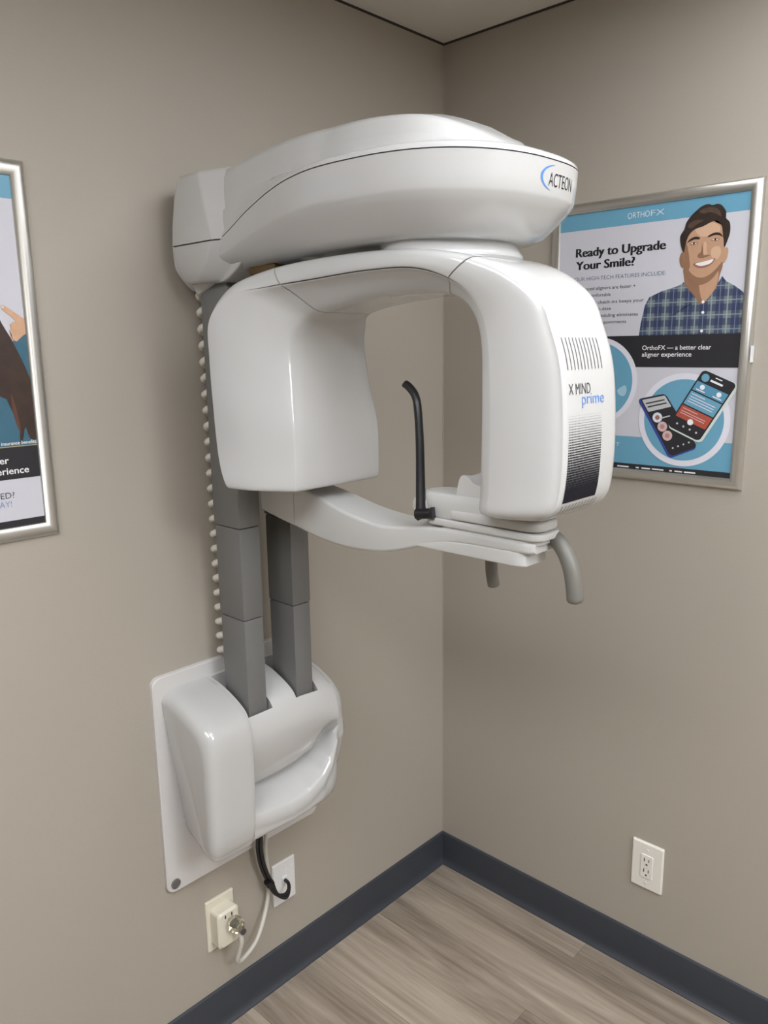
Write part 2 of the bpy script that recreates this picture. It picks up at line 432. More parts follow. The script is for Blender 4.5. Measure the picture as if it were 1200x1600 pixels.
RG = [ringv(lambda y: .150, lambda y, q: zb(q)),
      ringv(lambda y: .085, lambda y, q: zb(q)),
      ringv(lambda y: .062, lambda y, q: zb(q)+.002),
      ringv(lambda y: .046, lambda y, q: zb(q)+.009),
      ringv(lambda y: .030, lambda y, q: zb(q)*.76+zr(q)*.24),
      ringv(lambda y: .015, lambda y, q: zb(q)*.60+zr(q)*.40),
      ringv(lambda y: .0065, lambda y, q: zb(q)*.49+zr(q)*.51),
      ringv(lambda y: .0045, lambda y, q: zb(q)*.44+zr(q)*.56),
      ringv(lambda y: .002, lambda y, q: zb(q)*.25+zr(q)*.75),
      ringv(lambda y: .0003, lambda y, q: zr(q)-.0009),
      ringv(lambda y: .0022, lambda y, q: zr(q)-.0005),
      ringv(lambda y: .0022, lambda y, q: zr(q)+.0005),
      ringv(lambda y: .0003, lambda y, q: zr(q)+.0008),
      ringv(lambda y: .002, lambda y, q: zr(q)+.006),
      ringv(lambda y: .006+.004*bl(y), lambda y, q: zr(q)+.011),
      ringv(lambda y: .008+.020*bl(y), lambda y, q: zr(q)+.014+.02*(1-bl(y))),
      ringv(lambda y: .010+.030*bl(y), lambda y, q: zr(q)+.017+.03*(1-bl(y))),
      ringv(lambda y: .012+.038*bl(y), lambda y, q: zr(q)*.75+zt(q)*.25+.006),
      ringv(lambda y: .015+.043*bl(y), lambda y, q: zr(q)*.45+zt(q)*.55),
      ringv(lambda y: .021+.047*bl(y), lambda y, q: zr(q)*.18+zt(q)*.82),
      ringv(lambda y: .028+.050*bl(y), lambda y, q: zr(q)*.06+zt(q)*.94),
      ringv(lambda y: .042+.050*bl(y), lambda y, q: zt(q)-.002),
      ringv(lambda y: .085+.035*bl(y), lambda y, q: zt(q)+.004),
      ringv(lambda y: .150, lambda y, q: zt(q)+.006)]
bm = bmesh.new()
n = len(OUT)
V = [[bm.verts.new(p) for p in r] for r in RG]
for i in range(len(V)-1):
    for k in range(n-1):
        f = bm.faces.new([V[i][k], V[i][k+1], V[i+1][k+1], V[i+1][k]])
        if i in (9, 10, 11): f.material_index = 1
bm.faces.new([V[i][0] for i in range(len(V))] + [V[i][-1] for i in range(len(V)-1, -1, -1)])   # wall end
for row in (V[0], V[-1]):                                                                     # top and underside
    for k in range(n//2-1):
        q = [row[k], row[k+1], row[n-2-k], row[n-1-k]]
        if len(set(q)) == 4: bm.faces.new(q)
    if n % 2: bm.faces.new([row[n//2-1], row[n//2], row[n//2+1]])
arm = link('fixed_arm', bm, WHITE, XR, sharp=50, mats=[WHITE, SEAM])

# ---- wall-side housing of the arm
def housing_level(z, y0, y1, hw, ch):
    """plan with a chamfered front corner; mirrored"""
    half = [(hw, y0), (hw, y1), (hw-ch[0], y1-ch[1]), (hw-ch[0], y1-ch[1]-.02)]
    return [Vector((AX-a+.003, y, z)) for a, y in half] + [Vector((AX+a-.003, y, z)) for a, y in half[::-1]]
LV = [(1.744, -.068, -.100, .108, (.014, .045)), (1.749, -.063, -.110, .114, (.018, .050)), (1.765, -.058, -.135, .122, (.024, .056)), (1.790, -.053, -.165, .128, (.028, .062)),
      (1.8115, -.050, -.182, .130, (.030, .066)), (1.8122, -.053, -.180, .1275, (.029, .066)), (1.8135, -.053, -.180, .1275, (.029, .066)), (1.8142, -.050, -.182, .130, (.030, .066)),
      (1.85, -.052, -.168, .129, (.032, .082)), (1.90, -.060, -.150, .126, (.034, .105)), (1.930, -.068, -.138, .122, (.034, .117)), (1.938, -.073, -.134, .117, (.032, .117)), (1.941, -.080, -.128, .108, (.03, .11))]
bm = bmesh.new(); grid(bm, [housing_level(*l) for l in LV], mi=lambda i, k: 1 if i in (4, 5, 6) else 0)
es = [e for e in bm.edges if len(e.link_faces) == 2 and abs(e.verts[0].co.z-e.verts[1].co.z) > .003]
bmesh.ops.bevel(bm, geom=es, offset=.004, segments=3, affect='EDGES', profile=.5)
link('wall_housing', bm, WHITE, XR, sharp=50, mats=[WHITE, SEAM])
# neck of the arm around the column tops
bm = bmesh.new()
rows = []
for z, g in ((1.722, -.004), (1.724, 0), (1.730, .003), (1.740, .010), (1.750, .012)):
    x0, x1, y0, y1 = cols[0][0]-.006-g, cols[1][1]+.006+g, CB+.012, CF-.006-g
    pts = []
    for cx_, cy_, a0 in ((x1, y0, 0), (x0, y0, 90), (x0, y1, 180), (x1, y1, 270)):
        r = .012
        ox = -r if cx_ == x1 else r; oy = -r if cy_ == y0 else r
        for k in range(5):
            a = math.radians(a0+22.5*k); yy = cy_+oy+r*math.sin(a); pts.append(Vector((cx_+ox+r*math.cos(a), yy, z+(-.055-yy)*.36)))
    rows.append(pts)
grid(bm, rows); link('arm_neck', bm, WHITE, XR)
box('cable_tray', (-.838, -.300, 1.7505), (-.72, -.225, 1.768), BRONZE, XR, .004)['label'] = 'brown cable tray under the fixed arm'

# ---- rotating C: one swept grid cut into tube head, bridge and sensor head
XC = -0.768
# half sections (share of thickness from the inner face, half width); points 5-7 are the shell seam
TS = [(0, 0), (0, .06), (0, .098), (.06, .111), (.45, .146), (.83, .1610), (.838, .1588), (.846, .1602), (.90, .155), (.96, .140), (1, .115), (1, .06), (1, 0)]
TU = [(0, 0), (.0, .045), (.015, .082), (.11, .106), (.48, .144), (.83, .1610), (.84, .1592), (.85, .1600), (.90, .155), (.96, .140), (1, .115), (1, .06), (1, 0)]
AS = [(0, 0), (0, .030), (0, .052), (.08, .070), (.42, .098), (.52, .1145), (.545, .1120), (.57, .1158), (.72, .117), (.93, .112), (1, .095), (1, .05), (1, 0)]
DS = [(0, 0), (0, .035), (0, .060), (.03, .070), (.10, .076), (.190, .0800), (.20, .0788), (.21, .0803), (.5, .0825), (.80, .0795), (.94, .0735), (1, .064), (1, 0)]
STN = [((-.372, 1.3705), (-.236, 1.3710), 'c0'), ((-.378, 1.377), (-.226, 1.380), 't'), ((-.380, 1.42), (-.206, 1.43), 't'), ((-.378, 1.48), (-.197, 1.53), 't'), ((-.368, 1.55), (-.195, 1.61), 'tm'),
       ((-.362, 1.612), (-.203, 1.68), 'u'), ((-.370, 1.648), (-.245, 1.728), 't2'), ((-.392, 1.673), (-.32, 1.750), 'ta'), ((-.455, 1.687), (-.43, 1.760), 'a'),
       ((-.56, 1.697), (-.58, 1.761), 'a'), ((-.65, 1.697), (-.69, 1.752), 'a'), ((-.705, 1.686), (-.78, 1.730), 'ad'), ((-.734, 1.660), (-.840, 1.690), 'ad2'),
       ((-.746, 1.622), (-.864, 1.643), 'd'), ((-.748, 1.56), (-.882, 1.586), 'd'), ((-.748, 1.47), (-.889, 1.50), 'd'), ((-.747, 1.41), (-.887, 1.43), 'd'), ((-.746, 1.381), (-.877, 1.396), 'd'), ((-.753, 1.3735), (-.860, 1.380), 'c1')]
def mixs(a, b, t): return [(p[0]*(1-t)+q[0]*t, p[1]*(1-t)+q[1]*t) for p, q in zip(a, b)]
SEC = {'t': TS, 'tm': mixs(TS, TU, .6), 'u': TU, 'a': AS, 'd': DS, 't2': mixs(TU, AS, .25), 'ta': mixs(TU, AS, .75), 'ad': mixs(AS, DS, .55), 'ad2': mixs(AS, DS, .9),
       'c0': [(f*.96+.02, h*.95) for f, h in TS], 'c1': [(f*.9+.05, h*.90) for f, h in DS]}
ctrl = []
for (iy, iz), (oy, oz), s in STN:
    half = SEC[s]
    full = [(f, -h) for f, h in half] + [(f, h) for f, h in half[-2:0:-1]]
    ctrl.append([Vector((XC+h, iy+(oy-iy)*f, iz+(oz-iz)*f)) for f, h in full])
m_ = len(ctrl[0])
NT, NK = 6, 4
colsC = [cr_pts([c[k] for c in ctrl], NT) for k in range(m_)]
nrow = len(colsC[0])
CG = [cr_pts([colsC[k][i] for k in range(m_)], NK, closed=True) for i in range(nrow)]
def chunk(name, i0, i1, gap0, gap1):
    rows = [[p.copy() for p in CG[i]] for i in range(i0, i1+1)]
    if gap0: rows[0] = [p.lerp(q, gap0) for p, q in zip(CG[i0], CG[i0+1])]
    if gap1: rows[-1] = [p.lerp(q, gap1) for p, q in zip(CG[i1], CG[i1-1])]
    bm = bmesh.new()
    seamk = set(range(5*NK+1, 7*NK-1)) | set(range((m_-7)*NK+1, (m_-5)*NK-1))
    grid(bm, rows, mi=lambda i, k: 1 if k in seamk else 0)
    return link(name, bm, WHITE, XR, sharp=42, mats=[WHITE, SEAM])
iA = 7*NT+2; iB = 10*NT+4
tube_head = chunk('tube_head', 0, iA, 0, .09)
bridge = chunk('bridge_arm', iA, iB, .09, .09)
sensor = chunk('sensor_head', iB, nrow-1, .09, 0)
# hub between the rotating C and the fixed arm
bm = bmesh.new(); lathe(bm, [(.112, 1.742), (.115, 1.746), (.115, 1.750), (.110, 1.758), (.106, 1.764), (.105, 1.7705)], (-.762, -.628, 0), 64)
link('rotation_hub', bm, WHITE, XR)

# surface projection for markings
def bvh(o):
    me = o.data
    return BVHTree.FromPolygons([o.matrix_world @ v.co for v in me.vertices], [tuple(p.vertices) for p in me.polygons])
bpy.context.view_layer.update()
BS, BA = bvh(sensor), bvh(arm)
def on_sensor(x, z, lift=.0007):
    hit = BS.ray_cast(Vector((x, -1.2, z)), Vector((0, 1, 0)))
    return hit[0]+hit[1]*lift if hit[0] else Vector((x, -.87, z))
def ribbon(bm, f, pts, wdt, n=14):
    """thin strip following a surface function f(u, v) between two points"""
    (u0, v0), (u1, v1) = pts
    d = Vector((u1-u0, v1-v0)).normalized(); nx, ny = -d.y*wdt/2, d.x*wdt/2
    L_ = []
    for k in range(n+1):
        t = k/n; u, v = u0+(u1-u0)*t, v0+(v1-v0)*t
        L_.append((bm.verts.new(f(u+nx, v+ny)), bm.verts.new(f(u-nx, v-ny))))
    for a, b in zip(L_, L_[1:]): bm.faces.new([a[0], a[1], b[1], b[0]])
VENT = mat('vent_slot_shade', (0.07, 0.07, 0.07), 0.8)  # flat dark strips carry the shade of the recessed slots
bm = bmesh.new()
for k in range(11):
    x = -.827+.0091*k; ribbon(bm, on_sensor, ((x, 1.586), (x, 1.628)), .0014)
link('vent_slots', bm, VENT, sensor, smooth=False)['label'] = 'upper row of dark vent slots'
bm = bmesh.new()
for k in range(11):
    x = -.827+.0091*k; ribbon(bm, on_sensor, ((x, 1.391), (x, 1.4035)), .0014, 8)
link('vent_slots', bm, VENT, sensor, smooth=False)['label'] = 'lower row of dark vent slots'
fs = lambda u, v, d=0: on_sensor(u, v)
place_text('model_lettering', 'X MIND', fs, -.829, -.772, 1.5535, .0155, GINK, sensor, bold=-.008)['label'] = 'thin black lettering'
place_text('model_lettering', 'prime', fs, -.796, -.736, 1.5395, .0165, LBLUE, sensor, bold=-.006)['label'] = 'thin blue lettering'
bm = bmesh.new()
x0, x1 = -.832, -.743
NC, NR = 24, 29; zt_, zb_ = 1.527, 1.4265
for j in range(NR):
    zc = zt_+(zb_-zt_)*(j+.5)/NR; t = j/(NR-1)
    sx = (x1-x0)/NC*(.22+.72*t**.6); sz = (zt_-zb_)/NR*(.14+.84*t**.9)
    for i in range(NC):
        xc = x0+(x1-x0)*(i+.5)/NC
        q = [on_sensor(xc+a*sx/2, zc+b*sz/2) for a, b in ((-1, -1), (1, -1), (1, 1), (-1, 1))]
        bm.faces.new([bm.verts.new(p) for p in q])
G = [[bm.verts.new(on_sensor(x0+(x1-x0)*i/14, zb_+(1.4075-zb_)*j/4)) for i in range(15)] for j in range(5)]
for j in range(4):
    for i in range(14): bm.faces.new([G[j][i], G[j][i+1], G[j+1][i+1], G[j+1][i]])
link('dot_pattern', bm, mat('dark_navy_ink', (0.010, 0.010, 0.016), 0.6, spec=0.15), sensor, smooth=False)['label'] = 'dark dotted pattern growing to solid black'

# lettering on the arm's rounded end, projected along its own outward direction
LD = Vector((.04, 1, 0)).normalized()
LU = Vector((LD.y, -LD.x, 0))                      # to the reader's right
LC = Vector((-.742, -.80, 1.842))
def on_arm(u, v, d=0):
    p = LC+LU*u+Vector((0, 0, v))
    hit = BA.ray_cast(p-LD*.4, LD)
    return hit[0]+hit[1]*.0005 if hit[0] else p
place_text('brand_lettering', 'ACTEON', on_arm, -.024, .044, -.0095, .0185, TINK, arm, bold=-.006)['label'] = 'black lettering'
bm = bmesh.new(); L_ = []
for k in range(21):
    a = math.radians(100+150*k/20); wd = .0050*math.sin(math.pi*min(1, (k+.5)/21))**.8
    for r in (1,): L_.append((bm.verts.new(on_arm(-.006+.038*math.cos(a), .001+.017*math.sin(a))), bm.verts.new(on_arm(-.006+(.038-wd)*math.cos(a), .001+(.017-wd*.6)*math.sin(a)))))
for a, b in zip(L_, L_[1:]): bm.faces.new([a[0], a[1], b[1], b[0]])
link('logo_swoosh', bm, LBLUE, arm, smooth=False)['label'] = 'blue crescent mark'

# ---- lower patient arm
def rrect(x0, x1, z0, z1, y, r, zn=0.0):
    """rounded rectangle in x/z at depth y; zn tips the near top edge"""
    pts = []
    for cx_, cz_, a0 in ((x1-r, z1-r, 0), (x0+r, z1-r, 90), (x0+r, z0+r, 180), (x1-r, z0+r, 270)):
        for k in range(5):
            a = math.radians(a0+22.5*k); pts.append(Vector((cx_+r*math.cos(a), y, cz_+r*math.sin(a))))
    return pts
PA = [(-.152, -.777, -.707, 1.295, 1.362), (-.205, -.779, -.707, 1.285, 1.362), (-.260, -.782, -.707, 1.277, 1.360), (-.343, -.790, -.706, 1.266, 1.346), (-.43, -.801, -.708, 1.2645, 1.329), (-.51, -.808, -.710, 1.272, 1.3215),
      (-.56, -.809, -.712, 1.283, 1.325), (-.61, -.808, -.710, 1.298, 1.332), (-.66, -.808, -.708, 1.311, 1.336), (-.70, -.808, -.708, 1.316, 1.336), (-.76, -.808, -.708, 1.317, 1.336), (-.795, -.808, -.708, 1.318, 1.336)]
ps = cr_pts([(p[0], p[1], p[2]) for p in PA], 5); pz = cr_pts([(p[3], p[4], 0) for p in PA], 5)
def armrows(i0, i1): return [rrect(ps[i].y, ps[i].z, pz[i].x, pz[i].y, ps[i].x, .006) for i in range(i0, i1)]
split = 10
rowsA = armrows(split, len(ps)); rowsA[0] = [p+Vector((0, -.0012, 0)) for p in rowsA[0]]
yl = -.795
for d, s in ((.012, .97), (.021, .90), (.026, .80)):
    cxx = -.758; rowsA.append([Vector((cxx+(p.x-cxx)*s, yl-d, 1.326+(p.z-1.326)*min(1, s+.08))) for p in rowsA[len(ps)-split-1]])
bm = bmesh.new(); grid(bm, rowsA); pa = link('patient_arm', bm, WHITE2, XR, sharp=45)
bm = bmesh.new(); grid(bm, armrows(0, split+1)); link('arm_bracket', bm, WHITE2, XR, sharp=45)
def slab(name, yz, x0, x1, z0, z1, rc, m, bev=.003, parent=XR):
    """horizontal slab with rounded plan corners; yz = (y far, y near end)"""
    ya, yb = yz; pts = []
    for cx_, cy_, a0 in ((x1-rc, ya-rc, 0), (x0+rc, ya-rc, 90), (x0+rc, yb+rc, 180), (x1-rc, yb+rc, 270)):
        for k in range(9):
            a = math.radians(a0+11.25*k); pts.append((cx_+rc*math.cos(a), cy_+rc*math.sin(a)))
    mx, my = (x0+x1)/2, (ya+yb)/2
    def ring_(z, i): return [Vector((x-i*(1 if x > mx else -1), y-i*(1 if y > my else -1), z)) for x, y in pts]
    bm = bmesh.new(); grid(bm, [ring_(z0, bev), ring_(z0+bev*.3, bev*.3), ring_(z0+bev, 0), ring_(z1-bev, 0), ring_(z1-bev*.3, bev*.3), ring_(z1, bev)])
    return link(name, bm, m, parent, sharp=50)
# under-slab with a sloping inner end
bm = bmesh.new(); rows = []
for y, zt2 in ((-.560, 1.2995), (-.60, 1.304), (-.66, 1.316), (-.72, 1.319), (-.785, 1.320)):
    rows.append(rrect(-.808, -.735, 1.2975, zt2, y, .001 if zt2 < 1.30 else .0025))
for d, s in ((.010, .95), (.017, .86), (.021, .74)):
    rows.append([Vector((-.7715+(p.x+.7715)*s, -.785-d, p.z)) for p in rows[4]])
grid(bm, rows); link('arm_underplate', bm, WHITE2, pa, sharp=45)
slab('support_base', (-.640, -.826), -.803, -.740, 1.331, 1.3405, .02, WHITE2, .001)
slab('support_tray', (-.612, -.834), -.807, -.738, 1.3385, 1.3500, .022, WHITE2, .0025)
slab('support_cap', (-.655, -.831), -.8055, -.739, 1.3512, 1.3668, .022, WHITE2, .004)
# chin support with rounded end lobe and upright chin rest
bm = bmesh.new(); rows = []
plan = cr_pts([(-.800, -.735, 0), (-.803, -.66, 0), (-.801, -.615, 0), (-.786, -.594, 0), (-.762, -.592, 0), (-.742, -.61, 0), (-.732, -.66, 0), (-.732, -.735, 0)], 5)
for z, s in ((1.3505, .94), (1.354, 1.0), (1.376, 1.0), (1.386, .975), (1.3895, .92), (1.3905, .82)):
    rows.append([Vector((-.767+(p.x+.767)*s, -.68+(p.y+.68)*s, z-(.010 if p.y > -.61 else 0)*(1 if z > 1.36 else 0)*0)) for p in plan])
grid(bm, rows); chin = link('chin_support', bm, WHITE2, XR, sharp=50)
bm = bmesh.new(); rows = []
prof = cr_pts([(-.672, 1.388, 0), (-.675, 1.405, 0), (-.680, 1.419, 0), (-.688, 1.423, 0), (-.697, 1.419, 0), (-.710, 1.411, 0), (-.728, 1.409, 0), (-.733, 1.405, 0), (-.733, 1.388, 0)], 4)
for x, i in ((-.796, .004), (-.794, .0), (-.775, -.001), (-.757, -.001), (-.738, .0), (-.736, .004)):
    rows.append([Vector((x, -.703+(p.x+.703)*(1-i*10), 1.388+(p.y-1.388)*(1-i*6+.0 - (.10 if -.78 < x < -.75 else 0)))) for p in prof])
grid(bm, rows); link('chin_rest', bm, WHITE2, chin, sharp=50)
bm = bmesh.new(); lathe(bm, [(.001, -.0130), (.010, -.0125), (.0155, -.009), (.0165, 0), (.0165, .012), (.014, .020), (.001, .022)], (-.793, -.603, 1.366), 24, 'x')
link('pivot_boss', bm, WHITE2, chin)
# temple support rod
rod = cr_pts([(-.812, -.6105, 1.352), (-.810, -.6115, 1.356), (-.800, -.603, 1.41), (-.792, -.595, 1.47), (-.786, -.586, 1.52), (-.782, -.577, 1.541), (-.780, -.563, 1.554), (-.780, -.553, 1.560)], 6)
rad = [.0090-.0022*min(1, i/20) for i in range(len(rod))]
bm = bmesh.new(); tube(bm, rod, rad, 14, .8); ts = link('temple_support', bm, BLACK, XR, sharp=50)
ts['label'] = 'black bent temple rod'
bm = bmesh.new(); tube(bm, [(-.816, -.607, 1.354), (-.812, -.620, 1.3555), (-.808, -.6325, 1.357)], [.0085, .0085, .0085], 14); link('pivot', bm, BLACK, ts)
bm = bmesh.new(); tube(bm, [(-.8075, -.6325, 1.357), (-.806, -.6375, 1.3575)], .0105, 18); link('pivot_cap', bm, mat('black_gloss_cap', (.02, .02, .022), .15), ts)
# grip handles
hp = cr_pts([(-.752, -.805, 1.338), (-.754, -.825, 1.3375), (-.755, -.843, 1.3225), (-.757, -.857, 1.298), (-.758, -.8645, 1.268), (-.758, -.867, 1.244)], 6)
hr = [.0125]*(len(hp)-2)+[.0105, .005]
bm = bmesh.new(); tube(bm, hp, hr, 16); link('handle', bm, GREYH, XR, sharp=60)['label'] = 'grey curved grip handle'
hp = cr_pts([(-.722, -.690, 1.312), (-.720, -.688, 1.285), (-.716, -.686, 1.255), (-.713, -.687, 1.235), (-.711, -.688, 1.2235)], 6)
hr = [.0105]*(len(hp)-2)+[.009, .004]
bm = bmesh.new(); tube(bm, hp, hr, 16); link('handle', bm, GREYH, XR, sharp=60)['label'] = 'grey curved grip handle'

# ================================================================= wall plates and cables
def plate_x(name, x0, x1, z0, z1, m, t, parent=None):           # plate on the left wall (facing -y)
    return link(name, rounded_plate(x0, x1, z0, z1, 0, -t, .003, .0022), m, parent)
OI = empty('electrical_outlet', (-.843, 0, .22), 'ivory electrical outlet with a raised box and clear plug in it', 'outlet')
plate_x('cover_plate', -.881, -.803, .219, .352, IVORY, .006, OI)
rb = link('raised_box', rounded_plate(-.872, -.812, .238, .332, -.006, -.040, .010, .005), IVORY, OI)
bm = bmesh.new()
for dx, dz in ((-.010, .034), (.008, .034), (-.001, .022)): add_box(bm, (-.842+dx-.0015, -.0408, .285+dz-.004), (-.842+dx+.0015, -.0398, .285+dz+.004))
link('slots', bm, DARK, rb)
for z in (.345, .226):
    bm = bmesh.new(); lathe(bm, [(.003, -.006), (.003, -.0072), (.001, -.0076)], (-.843, 0, z), 14, 'y'); link('screw', bm, IVORY, OI)
# power cord with clear plug
PC = empty('power_cord', (-.836, -.06, .2), 'pale grey power cord with clear plug hanging below the x-ray machine', 'power cord')
bm = bmesh.new(); lathe(bm, [(.017, -.0412), (.019, -.046), (.019, -.058), (.016, -.066), (.010, -.070), (.008, -.078), (.004, -.080)], (-.834, 0, .297), 28, 'y')
link('plug', bm, CLEAR, PC)
bm = bmesh.new(); lathe(bm, [(.006, -.047), (.006, -.058), (.003, -.060)], (-.834, 0, .297), 20, 'y')
link('plug_core', bm, mat('dark_plug_core', (.16, .15, .135), .4), PC)
bm = bmesh.new(); lathe(bm, [(.0075, -.0805), (.0075, -.0835), (.003, -.084)], (-.833, 0, .292), 20, 'y')
link('plug_cap', bm, mat('dark_plug_cap', (.07, .06, .075), .4), PC)
cp = cr_pts([(-.834, -.070, .285), (-.834, -.074, .262), (-.836, -.066, .232), (-.838, -.058, .206), (-.830, -.052, .192), (-.815, -.047, .187), (-.790, -.042, .191), (-.765, -.038, .205), (-.740, -.030, .231), (-.715, -.018, .264), (-.703, -.0125, .30), (-.703, -.0125, .35), (-.709, -.016, .39), (-.717, -.026, .43), (-.727, -.050, .50), (-.729, -.058, .553)], 6)
bm = bmesh.new(); tube(bm, cp, .0052, 12); link('cable', bm, CORDM, PC, sharp=60)
# white cable plate
CPT = empty('cable_wall_plate', (-.647, 0, .225), 'white blank wall plate with a jack for black data cables', 'wall plate')
plate_x('cover_plate', -.683, -.611, .225, .342, OUTB, .006, CPT)
bm = bmesh.new(); add_box(bm, (-.657, -.011, .282), (-.640, -.005, .299), .001); link('jack', bm, OUTB, CPT)
for z in (.325, .242):
    bm = bmesh.new(); lathe(bm, [(.003, -.006), (.003, -.0072), (.001, -.0076)], (-.647, 0, z), 14, 'y'); link('screw', bm, OUTB, CPT)
CB_ = empty('data_cables', (-.72, -.03, .3), 'black data cables tied in a bundle curling into the white wall plate', 'cable bundle')
for dx, dy, dd in ((0, 0, 0), (.006, -.006, .006)):
    p = cr_pts([(-.752+dx, -.050+dy, .553), (-.750+dx, -.042+dy, .48), (-.746+dx, -.034+dy, .44), (-.740+dx, -.032+dy, .40), (-.728+dx, -.031+dy, .360), (-.716+dx, -.031+dy, .330), (-.708+dx, -.036+dy, .305-dd), (-.695+dx, -.042+dy, .289-dd), (-.677, -.045+dy, .283-dd*.7), (-.661, -.040, .287-dd*.3), (-.652, -.027, .292), (-.649, -.010, .291)], 6)
    bm = bmesh.new(); tube(bm, p, .0046, 10); link('cable', bm, BLACK, CB_, sharp=60)
bm = bmesh.new(); tube(bm, [(-.721, -.034, .340), (-.716, -.0345, .331), (-.712, -.035, .324)], [.0105, .0115, .0105], 14); link('cable_tie', bm, BLACK, CB_)
# outlet on the right wall
OR = empty('electrical_outlet', (0, -.677, .2436), 'white duplex electrical outlet low on the right wall', 'outlet')
def place_r(bm):                                               # from left-wall plane to right-wall plane: (x, y, z) -> (y, -x, z)
    for v in bm.verts: v.co = Vector((v.co.y, -v.co.x, v.co.z))
    return bm
link('cover_plate', place_r(rounded_plate(.636, .719, .2436, .3734, 0, -.0065, .003, .003)), OUTW, OR)
ri = link('receptacle', place_r(rounded_plate(.6615, .6935, .276, .341, -.006, -.0085, .002, .001)), OUTW, OR)
bm = bmesh.new()
for z in (.3275, .2975):
    add_box(bm, (.6705, -.0092, z-.0045), (.6725, -.0083, z+.0045)); add_box(bm, (.6825, -.0092, z-.0038), (.6845, -.0083, z+.0038)); add_box(bm, (.6755, -.0092, z-.0145), (.6800, -.0083, z-.0105))
link('slots', place_r(bm), DARK, ri)
for z in (.3555, .2615):
    bm = bmesh.new(); lathe(bm, [(.0032, -.006), (.0032, -.0075), (.001, -.008)], (.6775, 0, z), 14, 'y'); link('screw', place_r(bm), OUTW, OR)

# ================================================================= posters
def frame_bm(u0, u1, v0, v1, fn, wd=.0245):
    """mitred snap-frame: rounded profile swept round the opening u0..u1 x v0..v1 (outer sizes)"""
    prof = [(wd, .0045), (wd, .0085), (wd*.93, .0105), (wd*.78, .0130), (wd*.58, .0142), (wd*.38, .0135), (wd*.2, .0110), (wd*.07, .0072), (0, .0035), (0, 0)]
    bm = bmesh.new(); rows = []
    for i, h in prof:
        rows.append([fn(u0+i, v0+i, h), fn(u1-i, v0+i, h), fn(u1-i, v1-i, h), fn(u0+i, v1-i, h)])
    V = [[bm.verts.new(p) for p in r] for r in rows]
    for a, b in zip(V, V[1:]):
        for k in range(4): bm.faces.new([a[k], a[(k+1) % 4], b[(k+1) % 4], b[k]])
    return bm
def rect(name, fn, u0, u1, v0, v1, d, m, parent):
    bm = bmesh.new(); poly(bm, [fn(u0, v0, d), fn(u1, v0, d), fn(u1, v1, d), fn(u0, v1, d)]); return link(name, bm, m, parent, smooth=False)
def shape(name, fn, pts, d, m, parent, smooth=4):
    p = cr_pts([(a, b, 0) for a, b in pts], smooth, closed=True) if smooth else [Vector((a, b, 0)) for a, b in pts]
    bm = bmesh.new(); poly(bm, [fn(q.x, q.y, d) for q in p]); return link(name, bm, m, parent, smooth=False)
def disc(name, fn, cu, cv, r, d, m, parent, a0=0, a1=360, n=64, umin=None):
    pts = [(cu+r*math.cos(math.radians(a0+(a1-a0)*k/n)), cv+r*math.sin(math.radians(a0+(a1-a0)*k/n))) for k in range(n)]
    if umin is not None: pts = [(max(umin, a), b) for a, b in pts]
    return shape(name, fn, pts, d, m, parent, 0)
PAPER = mat('poster_paper', (.58, .58, .635), .3, noise=.01)
PBLUE = mat('poster_sky_blue', (.135, .345, .49), .3, noise=.01)
PDARK = mat('poster_charcoal', (.022, .022, .027), .3, noise=.02)
PRING = mat('poster_pale_ring', (.70, .70, .78), .3)
PWHITE = mat('poster_white_ink', (.82, .82, .84), .35)
PNAVY = mat('poster_navy_ink', (.05, .10, .19), .4)
SKIN = mat('print_skin', (.50, .30, .19), .35, noise=.10, bscale=60)
SKIN2 = mat('print_skin_dark', (.27, .145, .085), .35, noise=.10, bscale=60)
SKIN3 = mat('print_skin_light', (.62, .40, .27), .35, noise=.05, bscale=60)
HAIR = mat('print_dark_hair', (.030, .018, .014), .35, noise=.55, bscale=90)
HAIR2 = mat('print_hair_light', (.085, .052, .038), .35, noise=.4, bscale=120)
LIP = mat('print_lip', (.33, .15, .12), .35)
TEETH = mat('print_teeth', (.80, .76, .74), .3)

